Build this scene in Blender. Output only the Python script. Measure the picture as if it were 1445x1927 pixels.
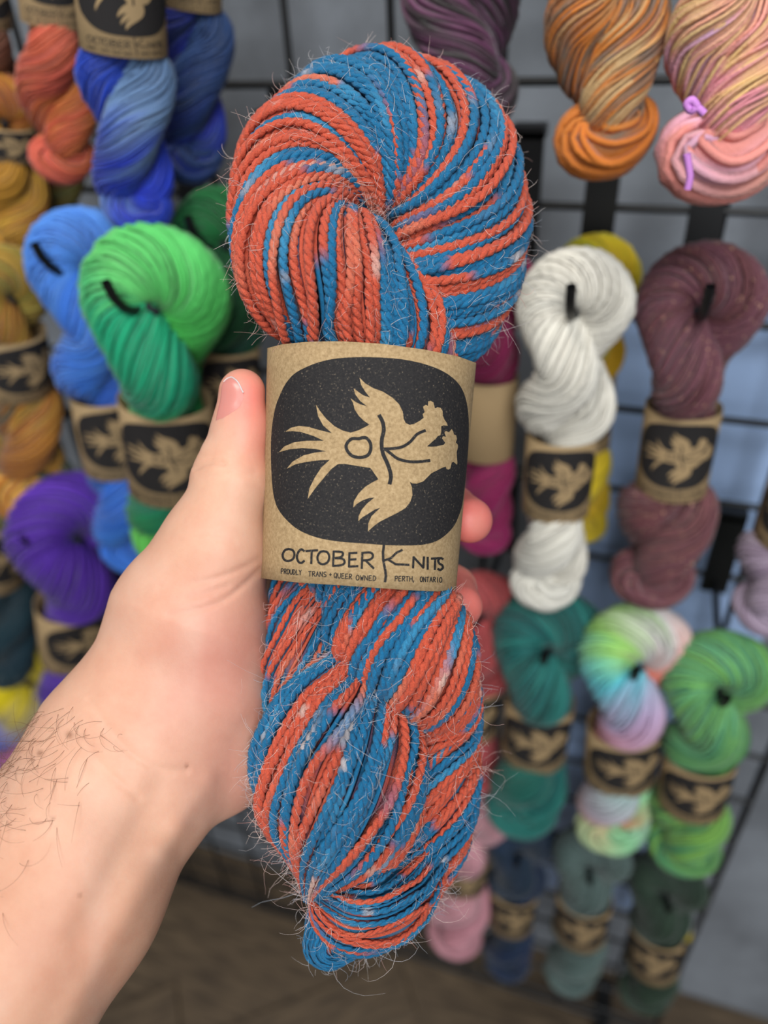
import bpy, bmesh, math, random
import numpy as np
from mathutils import Matrix, Vector
from mathutils.geometry import tessellate_polygon

for o in list(bpy.data.objects):
    bpy.data.objects.remove(o)
scene = bpy.context.scene
COL = scene.collection

# ------------------------------------------------------------------ camera
W, H = 1445.0, 1927.0
FPX = 1407.4
PITCH, ROLL, YAW = (math.radians(a) for a in (36.242, -3.344, -20.185))
_fwd = np.array([math.sin(YAW), math.cos(YAW), 0.0])
_right = np.array([math.cos(YAW), -math.sin(YAW), 0.0])
_up = np.array([0, 0, 1.0])
CF = math.cos(PITCH) * _fwd - math.sin(PITCH) * _up
_u2 = math.cos(PITCH) * _up + math.sin(PITCH) * _fwd
CX = math.cos(ROLL) * _right + math.sin(ROLL) * _u2
CY = -math.sin(ROLL) * _right + math.cos(ROLL) * _u2
CAM = np.array([0, 0, 1.42])
HERO = 0.26                                   # distance of the held skein from the lens

cam = bpy.data.cameras.new('camera')
cam.sensor_fit = 'HORIZONTAL'
cam.sensor_width = 36.0
cam.lens = 36.0 * FPX / W
cam.clip_start = 0.02
cam.dof.use_dof = True
cam.dof.focus_distance = 0.243
cam.dof.aperture_fstop = cam.lens / 5.0
cam_o = bpy.data.objects.new('camera', cam)
COL.objects.link(cam_o)
m = Matrix.Identity(4)
for r in range(3):
    m[r][0], m[r][1], m[r][2], m[r][3] = CX[r], CY[r], -CF[r], CAM[r]
cam_o.matrix_world = m
scene.camera = cam_o

# ------------------------------------------------------------------ light
world = bpy.data.worlds.new('world')
scene.world = world
world.use_nodes = True
bg = world.node_tree.nodes['Background']
bg.inputs[0].default_value = (0.86, 0.93, 1.0, 1)
bg.inputs[1].default_value = 0.13

def area(name, loc, target, size, energy, color):
    l = bpy.data.lights.new(name, 'AREA')
    l.shape = 'RECTANGLE'
    l.size, l.size_y = size
    l.energy = energy
    l.color = color
    o = bpy.data.objects.new(name, l)
    o.location = loc
    o.rotation_euler = (Vector(target) - Vector(loc)).to_track_quat('-Z', 'Y').to_euler()
    COL.objects.link(o)
    return o
area('ceiling_light_panel', (-0.45, -0.15, 2.75), (-0.2, 0.15, 1.2), (0.8, 0.5), 21, (1.0, 0.95, 0.88))
area('ceiling_light_panel', (0.55, -1.2, 2.75), (0.0, 0.4, 1.0), (1.2, 0.6), 48, (0.95, 0.98, 1.0))
area('front_fill_light', (0.9, -2.5, 2.0), (-0.1, 0.5, 1.0), (1.8, 1.2), 50, (0.96, 0.98, 1.0))  # unseen frontal fill, added to brighten the hanging skeins
vs = scene.view_settings
vs.view_transform = 'Standard'
vs.look = 'None'
vs.gamma = 1.0
vs.use_curve_mapping = False
vs.exposure = -0.45

# ------------------------------------------------------------------ helpers
def lin(r, g=None, b=None):
    if g is None:
        r, g, b = r
    return tuple((c / 255 / 12.92) if c / 255 <= 0.04045 else ((c / 255 + 0.055) / 1.055) ** 2.4 for c in (r, g, b))

def hero_world(P):
    """points (px, py, z towards lens in px units) near the held skein -> world"""
    P = np.asarray(P, float)
    d = HERO - P[..., 2] * HERO / FPX
    return (CAM + d[..., None] * (CF + ((P[..., 0] - W / 2) / FPX)[..., None] * CX
                                  - ((P[..., 1] - H / 2) / FPX)[..., None] * CY))

def at_y(px, py, y):
    r = CF + (px - W / 2) / FPX * CX - (py - H / 2) / FPX * CY
    return CAM + r * (y / r[1])

def depth_of(P):
    return float((np.asarray(P) - CAM) @ CF)

def make_mesh(name, verts, faces, mat, parent=None, col=None, smooth=True, attrs=None):
    verts = np.asarray(verts, np.float32).reshape(-1, 3)
    faces = np.asarray(faces, np.int32)
    n = faces.shape[1]
    me = bpy.data.meshes.new(name)
    me.vertices.add(len(verts))
    me.vertices.foreach_set('co', verts.ravel())
    me.loops.add(faces.size)
    me.loops.foreach_set('vertex_index', faces.ravel())
    me.polygons.add(len(faces))
    me.polygons.foreach_set('loop_start', np.arange(0, faces.size, n, dtype=np.int32))
    me.polygons.foreach_set('use_smooth', np.full(len(faces), smooth, dtype=bool))
    me.update(calc_edges=True)
    if col is not None:
        c = np.ones((len(verts), 4), np.float32)
        c[:, :3] = np.asarray(col).reshape(-1, 3)
        a = me.attributes.new('Col', 'FLOAT_COLOR', 'POINT')
        a.data.foreach_set('color', c.ravel())
    if mat:
        me.materials.append(mat)
    o = bpy.data.objects.new(name, me)
    COL.objects.link(o)
    if parent:
        o.parent = parent
    return o

def link_mesh(name, me, parent=None):
    o = bpy.data.objects.new(name, me)
    COL.objects.link(o)
    if parent:
        o.parent = parent
    return o

def empty(name, loc=(0, 0, 0)):
    o = bpy.data.objects.new(name, None)
    o.empty_display_size = 0.02
    o.location = loc
    COL.objects.link(o)
    return o

def tag(o, label=None, cat=None, group=None, kind=None):
    if label: o['label'] = label
    if cat: o['category'] = cat
    if group: o['group'] = group
    if kind: o['kind'] = kind
    return o

def norm(v):
    return v / np.maximum(np.linalg.norm(v, axis=-1, keepdims=True), 1e-12)

def hash2(i, j, seed):
    i = np.asarray(i).astype(np.int64) & 0x7fffffff
    j = np.asarray(j).astype(np.int64) & 0x7fffffff
    n = (i * 374761393 + j * 668265263 + seed * 1274126177) & 0x7fffffff
    n = ((n ^ (n >> 13)) * 1274126177) & 0x7fffffff
    return ((n ^ (n >> 16)) & 0xffff) / 65535.0

def vnoise(x, y, seed=0):
    x = np.asarray(x, float); y = np.asarray(y, float)
    i = np.floor(x); j = np.floor(y)
    fx = x - i; fy = y - j
    fx = fx * fx * (3 - 2 * fx); fy = fy * fy * (3 - 2 * fy)
    a = hash2(i, j, seed); b = hash2(i + 1, j, seed)
    c = hash2(i, j + 1, seed); d = hash2(i + 1, j + 1, seed)
    return (a * (1 - fx) + b * fx) * (1 - fy) + (c * (1 - fx) + d * fx) * fy

def sstep(a, b, x):
    t = np.clip((x - a) / (b - a), 0, 1)
    return t * t * (3 - 2 * t)

def spline(ctrl, n):
    """Catmull-Rom through control rows, resampled to n rows evenly by length of the first 3 columns"""
    P = np.asarray(ctrl, float)
    P = np.vstack([2 * P[0] - P[1], P, 2 * P[-1] - P[-2]])
    out = []
    for i in range(1, len(P) - 2):
        t = np.linspace(0, 1, 24, endpoint=False)[:, None]
        p0, p1, p2, p3 = P[i - 1], P[i], P[i + 1], P[i + 2]
        out.append(0.5 * ((2 * p1) + (-p0 + p2) * t + (2 * p0 - 5 * p1 + 4 * p2 - p3) * t ** 2 + (-p0 + 3 * p1 - 3 * p2 + p3) * t ** 3))
    out = np.vstack(out + [P[-2][None]])
    s = np.concatenate([[0], np.cumsum(np.linalg.norm(np.diff(out[:, :3], axis=0), axis=1))])
    si = np.linspace(0, s[-1], n)
    return np.stack([np.interp(si, s, out[:, k]) for k in range(out.shape[1])], 1), si

def grid_faces(N, K, S, flip=False):
    """N tubes of K rings of S verts"""
    n, k, j = np.meshgrid(np.arange(N), np.arange(K - 1), np.arange(S), indexing='ij')
    base = n * K * S
    a = base + k * S + j
    b = base + k * S + (j + 1) % S
    f = np.stack([a, b, b + S, a + S], -1).reshape(-1, 4)
    return f[:, ::-1] if flip else f

def tubes(paths, radius, sides, ref):
    """paths (N,K,3), radius scalar or (N,K), ref (N,K,3) or (3,) reference normal -> verts (N,K,S,3)"""
    T = norm(np.gradient(paths, axis=1))
    ref = np.broadcast_to(ref, paths.shape)
    n1 = norm(ref - (ref * T).sum(-1, keepdims=True) * T)
    b1 = np.cross(T, n1)
    a = np.linspace(0, 2 * np.pi, sides, endpoint=False)
    r = np.broadcast_to(np.asarray(radius, float), paths.shape[:2])[..., None, None]
    return paths[:, :, None] + r * (np.cos(a)[:, None] * n1[:, :, None] + np.sin(a)[:, None] * b1[:, :, None])

# ------------------------------------------------------------------ materials
def new_mat(name):
    mt = bpy.data.materials.new(name)
    mt.use_nodes = True
    nt = mt.node_tree
    return mt, nt, nt.nodes['Principled BSDF']

def node(nt, t, **kw):
    n = nt.nodes.new(t)
    for k, v in kw.items():
        setattr(n, k, v)
    return n

def noise(nt, scale, detail=3, rough=0.5, coord='Object', stretch=None):
    tc = node(nt, 'ShaderNodeTexCoord')
    nz = node(nt, 'ShaderNodeTexNoise')
    nz.inputs['Scale'].default_value = scale
    nz.inputs['Detail'].default_value = detail
    nz.inputs['Roughness'].default_value = rough
    if stretch:
        mp = node(nt, 'ShaderNodeMapping')
        mp.inputs['Scale'].default_value = stretch
        nt.links.new(tc.outputs[coord], mp.inputs[0])
        nt.links.new(mp.outputs[0], nz.inputs['Vector'])
    else:
        nt.links.new(tc.outputs[coord], nz.inputs['Vector'])
    return nz

def ramp(nt, src, stops):
    r = node(nt, 'ShaderNodeValToRGB')
    while len(r.color_ramp.elements) < len(stops):
        r.color_ramp.elements.new(0.5)
    for e, (p, c) in zip(r.color_ramp.elements, stops):
        e.position = p
        e.color = (*c, 1)
    nt.links.new(src, r.inputs[0])
    return r

def bump(nt, bsdf, src, strength, dist):
    b = node(nt, 'ShaderNodeBump')
    b.inputs['Strength'].default_value = strength
    b.inputs['Distance'].default_value = dist
    nt.links.new(src, b.inputs['Height'])
    nt.links.new(b.outputs[0], bsdf.inputs['Normal'])

def plain(name, rgb, rough=0.6, metal=0.0, spec=0.5, var=0.0, scale=40):
    mt, nt, b = new_mat(name)
    b.inputs['Roughness'].default_value = rough
    b.inputs['Metallic'].default_value = metal
    b.inputs['Specular IOR Level'].default_value = spec
    c = lin(rgb)
    if var:
        nz = noise(nt, scale, 4)
        rp = ramp(nt, nz.outputs['Fac'], [(0.3, tuple(x * (1 - var) for x in c)), (0.7, tuple(min(1, x * (1 + var)) for x in c))])
        nt.links.new(rp.outputs[0], b.inputs['Base Color'])
    else:
        b.inputs['Base Color'].default_value = (*c, 1)
    return mt

def yarn_material(name, bumpscale, sheen=0.35, flecks=None, dip=0.85):
    mt, nt, b = new_mat(name)
    at = node(nt, 'ShaderNodeAttribute', attribute_name='Col')
    nz = noise(nt, bumpscale, 3, 0.6)
    mx = node(nt, 'ShaderNodeMix', data_type='RGBA', blend_type='MULTIPLY')
    mx.inputs['Factor'].default_value = 1.0
    rp = ramp(nt, nz.outputs['Fac'], [(0.25, (dip, dip, dip)), (0.75, (1.0, 1.0, 1.0))])
    nt.links.new(at.outputs['Color'], mx.inputs[6])
    nt.links.new(rp.outputs[0], mx.inputs[7])
    out = mx.outputs[2]
    if flecks:
        fz = noise(nt, 420, 2, 0.5)
        fr = ramp(nt, fz.outputs['Fac'], [(0.66, (0, 0, 0)), (0.72, (1, 1, 1))])
        m2 = node(nt, 'ShaderNodeMix', data_type='RGBA')
        m2.inputs[7].default_value = (*lin(flecks), 1)
        nt.links.new(fr.outputs[0], m2.inputs['Factor'])
        nt.links.new(out, m2.inputs[6])
        out = m2.outputs[2]
    nt.links.new(out, b.inputs['Base Color'])
    b.inputs['Roughness'].default_value = 0.62
    b.inputs['Specular IOR Level'].default_value = 0.3
    b.inputs['Sheen Weight'].default_value = sheen
    b.inputs['Sheen Roughness'].default_value = 0.45
    bump(nt, b, nz.outputs['Fac'], 0.8, 0.0008)
    return mt

M = {}
M['yarn'] = yarn_material('mohair_yarn', 1700, 0.10, dip=0.66)
M['bgyarn'] = yarn_material('wool_yarn', 700, 0.2)
M['fleckyarn'] = yarn_material('flecked_wool_yarn', 700, 0.2, (205, 160, 130))
M['black'] = plain('black_powder_coat', (14, 15, 17), 0.45)
M['tie'] = plain('dark_tie_cord', (18, 24, 30), 0.8)
mt, nt, b = new_mat('printed_black_ink')
nz = noise(nt, 1500, 3, 0.65)
rp = ramp(nt, nz.outputs['Fac'], [(0.3, lin(30, 29, 31)), (0.62, lin(44, 42, 42)), (0.70, lin(112, 100, 84))])
nt.links.new(rp.outputs[0], b.inputs['Base Color'])
b.inputs['Roughness'].default_value = 0.75
b.inputs['Specular IOR Level'].default_value = 0.2
M['ink'] = mt
M['lilac'] = plain('lilac_cord', (205, 135, 215), 0.7)

mt, nt, b = new_mat('kraft_paper')
nz = noise(nt, 900, 5, 0.7)
nz2 = noise(nt, 60, 3, 0.5)
rp = ramp(nt, nz.outputs['Fac'], [(0.25, lin(136, 112, 80)), (0.5, lin(168, 142, 104)), (0.78, lin(194, 168, 130))])
rp2 = ramp(nt, nz2.outputs['Fac'], [(0.3, (0.9, 0.9, 0.9)), (0.7, (1, 1, 1))])
mx = node(nt, 'ShaderNodeMix', data_type='RGBA', blend_type='MULTIPLY')
mx.inputs['Factor'].default_value = 1
nt.links.new(rp.outputs[0], mx.inputs[6]); nt.links.new(rp2.outputs[0], mx.inputs[7])
nt.links.new(mx.outputs[2], b.inputs['Base Color'])
b.inputs['Roughness'].default_value = 0.8
b.inputs['Specular IOR Level'].default_value = 0.25
bump(nt, b, nz.outputs['Fac'], 0.25, 0.0002)
M['kraft'] = mt

mt, nt, b = new_mat('skin')
at = node(nt, 'ShaderNodeAttribute', attribute_name='Col')
nz = noise(nt, 90, 4, 0.6)
rp = ramp(nt, nz.outputs['Fac'], [(0.3, (0.93, 0.86, 0.84)), (0.7, (1.0, 1.0, 1.0))])
mx = node(nt, 'ShaderNodeMix', data_type='RGBA', blend_type='MULTIPLY')
mx.inputs['Factor'].default_value = 1
nt.links.new(at.outputs['Color'], mx.inputs[6]); nt.links.new(rp.outputs[0], mx.inputs[7])
nt.links.new(mx.outputs[2], b.inputs['Base Color'])
b.inputs['Roughness'].default_value = 0.5
b.inputs['Specular IOR Level'].default_value = 0.35
b.inputs['Subsurface Weight'].default_value = 0.25
b.inputs['Subsurface Radius'].default_value = (1.0, 0.35, 0.2)
b.inputs['Subsurface Scale'].default_value = 0.004
nzb = noise(nt, 900, 4, 0.6)
bump(nt, b, nzb.outputs['Fac'], 0.18, 0.0004)
M['skin'] = mt
mt, nt, b = new_mat('nail')
b.inputs['Base Color'].default_value = (*lin(206, 134, 124), 1)
b.inputs['Roughness'].default_value = 0.28
b.inputs['Subsurface Weight'].default_value = 0.1
b.inputs['Subsurface Scale'].default_value = 0.002
M['nail'] = mt
M['nail_edge'] = plain('nail_free_edge', (205, 190, 188), 0.4)
M['hair'] = plain('brown_hair', (118, 82, 58), 0.5)
mt, nt, b = new_mat('fuzz')
at = node(nt, 'ShaderNodeAttribute', attribute_name='Col')
nt.links.new(at.outputs['Color'], b.inputs['Base Color'])
b.inputs['Roughness'].default_value = 0.4
M['fuzz'] = mt

mt, nt, b = new_mat('grey_wall_paint')
nz = noise(nt, 5, 5, 0.6)
rp = ramp(nt, nz.outputs['Fac'], [(0.3, lin(98, 101, 106)), (0.7, lin(150, 156, 164))])
nt.links.new(rp.outputs[0], b.inputs['Base Color'])
b.inputs['Roughness'].default_value = 0.7
bump(nt, b, nz.outputs['Fac'], 0.2, 0.01)
M['wall'] = mt
M['board'] = plain('pale_blue_board', (166, 192, 232), 0.35, var=0.12, scale=12)
mt, nt, b = new_mat('dark_brown_floorboard')
nz = noise(nt, 14, 5, 0.6, stretch=(1, 9, 1))
rp = ramp(nt, nz.outputs['Fac'], [(0.3, lin(62, 50, 38)), (0.7, lin(112, 94, 72))])
nt.links.new(rp.outputs[0], b.inputs['Base Color'])
b.inputs['Roughness'].default_value = 0.55
M['floor'] = mt

# ------------------------------------------------------------------ the setting
PANEL_Y = 0.563
GAP = 0.0762
Z0 = 1.42 - 0.0665                 # height of the first horizontal wire in view
X0 = -0.2582
WALL_Y = PANEL_Y + 0.085

def box(name, lo, hi, mat, parent=None):
    lo, hi = np.array(lo), np.array(hi)
    v = np.array([[x, y, z] for x in (0, 1) for y in (0, 1) for z in (0, 1)]) * (hi - lo) + lo
    f = [(0, 1, 3, 2), (4, 6, 7, 5), (0, 4, 5, 1), (2, 3, 7, 6), (0, 2, 6, 4), (1, 5, 7, 3)]
    return make_mesh(name, v, f, mat, parent, smooth=False)

tag(box('wall_back', (-2.6, WALL_Y, 0), (2.2, WALL_Y + 0.1, 2.9), M['wall']), kind='structure')
floor = tag(box('floor', (-2.6, -2.4, -0.05), (2.2, WALL_Y, -0.008), M['floor']), kind='structure')
# diagonal floorboards, each its own plank
rnd = random.Random(5)
ang = math.radians(38)
ca, sa = math.cos(ang), math.sin(ang)
plank_me = []
for v in range(4):
    bm = bmesh.new()
    bmesh.ops.create_cube(bm, size=1.0)
    for q in bm.verts:
        q.co = Vector((q.co.x * 0.598, q.co.y * 0.0965, q.co.z * 0.010))
    bmesh.ops.bevel(bm, geom=[e for e in bm.edges if min(q.co.z for q in e.verts) > 0], offset=0.002, segments=1, affect='EDGES')
    me = bpy.data.meshes.new('plank'); bm.to_mesh(me); bm.free()
    me.materials.append(M['floor']); plank_me.append(me)
for iv in range(-16, 9):
    for iu in range(-3, 4):
        u = (iu + 0.37 * (iv % 3)) * 0.6; v = iv * 0.1
        x, y = u * ca - v * sa - 0.25, u * sa + v * ca + 0.1
        if not (-1.1 < x < 0.9 and -0.55 < y < WALL_Y - 0.30):
            continue
        p = link_mesh('plank', plank_me[rnd.randrange(4)], floor)
        p.location = (x, y, -0.0045 + rnd.uniform(-0.0004, 0.0004)); p.rotation_euler = (0, 0, ang)

# pale blue board standing between wall and grid
tl = at_y(1092, 600, PANEL_Y + 0.045); brp = at_y(1250, 1690, PANEL_Y + 0.045)
tag(box('backing_board', (tl[0], PANEL_Y + 0.035, 0.30), (0.166, PANEL_Y + 0.047, Z0 - 2 * GAP + 0.002), M['board']),
    'pale blue-grey smooth board behind the black wire grid', 'board')

# black gridwall panel: every wire its own part
panel = empty('gridwall_panel', (-0.4, PANEL_Y, 0))
tag(panel, 'black wire grid display panel holding the hanging yarn skeins', 'display grid')
def wire_mesh(name, length, r, sides=8):
    a = np.linspace(0, 2 * np.pi, sides, endpoint=False)
    v = np.array([[r * math.cos(t), r * math.sin(t), z] for z in (0, length) for t in a])
    f = grid_faces(1, 2, sides)
    bm_o = make_mesh(name, v, f, M['black'])
    me = bm_o.data
    bpy.data.objects.remove(bm_o)
    return me
XL, XR, ZB, ZT = X0 - 14 * GAP, X0 + 6 * GAP, Z0 - 17.6 * GAP, Z0 + 6 * GAP
wv = wire_mesh('wire', ZT - ZB, 0.0029); wh = wire_mesh('wire', XR - XL, 0.0029)
fv = wire_mesh('frame_bar', ZT - ZB, 0.0042); fh = wire_mesh('frame_bar', XR - XL, 0.0042)
for k in range(-14, 7):
    edge = k in (-14, 6)
    o = link_mesh('frame_bar' if edge else 'wire', fv if edge else wv, panel)
    o.location = (X0 + k * GAP + 0.4, 0, ZB)
for k in range(-6, 18):
    z = Z0 - k * GAP
    edge = k == -6
    o = link_mesh('frame_bar' if edge else 'wire', fh if edge else wh, panel)
    o.location = (XL + 0.4, -0.0054, z); o.rotation_euler = (0, math.radians(90), 0)
o = link_mesh('frame_bar', fh, panel); o.location = (XL + 0.4, 0, ZB); o.rotation_euler = (0, math.radians(90), 0)
for k in (-13, 5):        # feet
    box('foot', (X0 + k * GAP + 0.4 - 0.012, -0.12, 0), (X0 + k * GAP + 0.4 + 0.012, 0.06, 0.012), M['black'], panel)
    box('foot_post', (X0 + k * GAP + 0.4 - 0.008, -0.008, 0.0), (X0 + k * GAP + 0.4 + 0.008, 0.008, ZB + 0.01), M['black'], panel)

# ------------------------------------------------------------------ the printed label (outlines in label space)
# edges of the paper band as seen on the held skein
TOP = np.array([(503, 655), (530, 648), (580, 643), (640, 642), (720, 647), (800, 658), (860, 670), (896, 683)], float)
BOT = np.array([(491, 1088), (520, 1092), (570, 1097), (635, 1101), (705, 1106), (775, 1111), (825, 1113), (858, 1108)], float)
def edge_at(E, u):
    xs = E[:, 0]; t = (xs - xs[0]) / (xs[-1] - xs[0])
    return np.stack([np.interp(u, t, xs), np.interp(u, t, E[:, 1])], -1)
def uv_to_px(u, v):
    u = np.asarray(u, float); v = np.asarray(v, float)[..., None]
    return edge_at(TOP, u) * (1 - v) + edge_at(BOT, u) * v
def px_to_uv(pts):
    out = []
    for x, y in pts:
        u, v = 0.5, 0.5
        for _ in range(25):
            p = uv_to_px(np.array([u]), np.array([v]))[0]
            u += (x - p[0]) / 380.0; v += (y - p[1]) / 445.0
        out.append((u, v))
    return np.array(out)
def cr2(pts):   # label close-up coordinates -> label space
    return px_to_uv([(480 + x / 3.284, 630 + y / 3.284) for x, y in pts])

def smooth_closed(P, n=3):
    P = np.asarray(P, float); out = []
    N = len(P)
    for i in range(N):
        p0, p1, p2, p3 = P[i - 1], P[i], P[(i + 1) % N], P[(i + 2) % N]
        for t in np.linspace(0, 1, n, endpoint=False):
            out.append(0.5 * ((2 * p1) + (-p0 + p2) * t + (2 * p0 - 5 * p1 + 4 * p2 - p3) * t * t + (-p0 + 3 * p1 - 3 * p2 + p3) * t ** 3))
    return np.array(out)

SQ = [(350,185),(450,155),(560,141),(700,138),(850,145),(960,160),(1060,185),(1150,220),(1220,265),(1270,320),(1300,390),(1317,480),(1321,600),(1313,760),(1298,920),(1280,1050),(1262,1110),(1230,1180),(1180,1235),(1120,1275),(1050,1295),(960,1302),(820,1300),(680,1290),(540,1280),(420,1262),(330,1235),(260,1200),(200,1150),(150,1090),(120,1020),(103,900),(97,700),(105,560),(125,450),(150,380),(190,300),(250,235)]
BIRD = [(645,265),(680,300),(730,330),(790,352),(850,390),(890,430),(912,475),(918,520),(930,545),(955,557),(985,550),(1020,530),(1042,513),(1035,490),(1048,478),(1038,445),(1055,432),(1068,440),(1070,412),(1085,408),(1100,418),(1108,440),(1110,456),(1128,447),(1147,452),(1158,470),(1160,500),(1170,525),(1185,545),(1190,562),(1165,560),(1150,565),(1150,600),(1145,620),(1130,625),(1118,640),(1090,665),(1062,690),(1090,692),(1120,690),(1165,680),(1175,668),(1155,640),(1160,628),(1180,630),(1170,605),(1178,594),(1198,602),(1215,582),(1225,600),(1228,615),(1243,622),(1247,645),(1240,665),(1253,680),(1252,700),(1245,725),(1247,760),(1250,790),(1248,803),(1225,785),(1215,790),(1207,825),(1195,833),(1183,830),(1178,815),(1160,820),(1130,835),(1090,855),(1065,880),(1040,905),(1000,920),(970,918),(955,908),(968,940),(972,990),(960,1030),(930,1070),(880,1100),(820,1130),(770,1155),(730,1185),(697,1215),(700,1165),(720,1120),(775,1068),(740,1080),(700,1105),(660,1130),(637,1152),(640,1120),(660,1080),(690,1045),(738,1005),(700,1010),(660,1025),(625,1048),(607,1067),(610,1030),(640,980),(680,940),(720,915),(762,893),(740,862),(722,835),(710,822),(660,815),(600,805),(550,797),(510,800),(470,830),(420,890),(370,950),(325,1015),(335,950),(370,880),(410,820),(462,772),(400,775),(320,785),(250,800),(195,828),(230,785),(300,745),(370,728),(440,720),(370,705),(290,700),(210,708),(148,725),(180,690),(240,665),(320,655),(425,655),(360,625),(280,600),(230,595),(188,598),(220,575),(270,563),(330,570),(400,590),(475,608),(420,560),(390,505),(375,430),(400,470),(440,520),(490,565),(540,592),(590,605),(640,590),(680,570),(707,555),(670,530),(640,500),(615,460),(605,420),(590,393),(620,415),(650,430),(692,442),(650,410),(620,370),(608,330),(640,355),(670,375),(710,388),(680,350),(655,310)]
LINES = [([(768,500),(788,540),(795,590),(784,640),(782,690),(792,740),(815,790),(833,840),(839,880),(832,918)], 24),
         ([(800,705),(850,703),(910,692),(960,660),(1000,615),(1050,592)], 18),
         ([(800,705),(840,735),(880,765),(940,782),(1000,785),(1078,777)], 18),
         ([(575,660),(600,642),(640,642),(665,636),(690,640),(712,670),(714,710),(695,745),(650,758),(600,748),(569,715),(562,685),(575,660)], 20)]
GL = {'O': [[(.5,0),(.2,.1),(0,.45),(.1,.85),(.45,1),(.85,.85),(1,.45),(.85,.1),(.5,0)]],
 'C': [[(1,.12),(.6,0),(.2,.2),(0,.55),(.2,.9),(.6,1),(1,.85)]],
 'T': [[(0,.05),(1,0)],[(.5,0),(.45,1)]],
 'B': [[(.1,0),(.05,1)],[(.1,.02),(.75,.05),(.85,.25),(.6,.42),(.1,.48)],[(.1,.48),(.8,.5),(1,.75),(.75,.95),(.05,1)]],
 'E': [[(.9,0),(.1,.03),(.05,1),(1,.96)],[(.08,.5),(.8,.47)]],
 'R': [[(.1,0),(.05,1)],[(.1,.02),(.75,.0),(.95,.22),(.7,.45),(.1,.5)],[(.35,.5),(1,1)]],
 'N': [[(0,1),(.05,0),(.95,1),(1,0)]], 'I': [[(.5,0),(.5,1)]],
 'S': [[(.95,.08),(.5,0),(.1,.2),(.3,.45),(.8,.6),(.95,.82),(.5,1),(.05,.92)]],
 'P': [[(.1,0),(.05,1)],[(.1,.02),(.8,.0),(.95,.25),(.7,.48),(.1,.52)]],
 'U': [[(0,0),(.05,.8),(.5,1),(.95,.8),(1,0)]], 'D': [[(.1,0),(.05,1),(.6,.95),(1,.5),(.6,.05),(.1,0)]],
 'L': [[(.1,0),(.05,1),(1,.97)]], 'Y': [[(0,0),(.5,.5),(1,0)],[(.5,.5),(.45,1)]],
 'A': [[(0,1),(.5,0),(1,1)],[(.2,.62),(.8,.62)]], '+': [[(0,.5),(1,.5)],[(.5,.1),(.5,.9)]],
 'Q': [[(.5,0),(.2,.1),(0,.45),(.1,.85),(.45,1),(.85,.85),(1,.45),(.85,.1),(.5,0)],[(.6,.7),(1,1.1)]],
 'W': [[(0,0),(.25,1),(.5,.3),(.75,1),(1,0)]], 'H': [[(0,0),(0,1)],[(1,0),(1,1)],[(0,.5),(1,.5)]],
 ',': [[(.2,.85),(.0,1.2)]]}
def dense(pts):
    P = np.asarray(pts, float); res = []
    for i in range(len(P) - 1):
        for t in np.linspace(0, 1, 3, endpoint=False):
            p0 = P[max(i - 1, 0)]; p1 = P[i]; p2 = P[i + 1]; p3 = P[min(i + 2, len(P) - 1)]
            res.append(0.5 * ((2 * p1) + (-p0 + p2) * t + (2 * p0 - 5 * p1 + 4 * p2 - p3) * t * t + (-p0 + 3 * p1 - 3 * p2 + p3) * t ** 3))
    return res + [P[-1]]
TEXT = []
def put(ch, x0, x1, y0, y1, w):
    for st in GL[ch]:
        q = [(x0 + (x1 - x0) * a, y0 + (y1 - y0) * c) for a, c in st]
        TEXT.append((dense(q) if ch in 'OCSUQPBR' and len(q) > 2 else q, w))
for ch, x0, x1, y0, y1 in (('O',170,243,1324,1398),('C',258,303,1326,1410),('T',315,385,1332,1413),('O',385,458,1337,1418),('B',478,553,1338,1428),('E',577,634,1347,1433),('R',655,732,1346,1443),('N',976,1043,1374,1440),('I',1055,1078,1376,1448),('T',1090,1136,1380,1450),('S',1128,1162,1380,1453)):
    put(ch, x0, x1, y0, y1, 14)
TEXT += [([(796,1298),(790,1345),(792,1395),(803,1450),(808,1490),(803,1525)], 16), ([(790,1397),(840,1380),(872,1348),(908,1330)], 14), ([(820,1388),(868,1418),(950,1422)], 14)]
def word(s, x0, x1, y0, y1, h=30):
    n = len(s); step = (x1 - x0) / n
    for i, ch in enumerate(s):
        if ch != ' ':
            yy = y0 + (y1 - y0) * i / max(1, n - 1)
            put(ch, x0 + i * step, x0 + i * step + step * 0.72, yy, yy + h, 5.5)
word('PROUDLY', 160, 290, 1446, 1454); word('TRANS', 330, 446, 1462, 1466); word('+', 458, 478, 1472, 1472, 20)
word('QUEER', 488, 604, 1472, 1480); word('OWNED', 624, 754, 1486, 1490); word('PERTH,', 864, 1000, 1492, 1494); word('ONTARIO', 1020, 1160, 1496, 1500)

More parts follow.
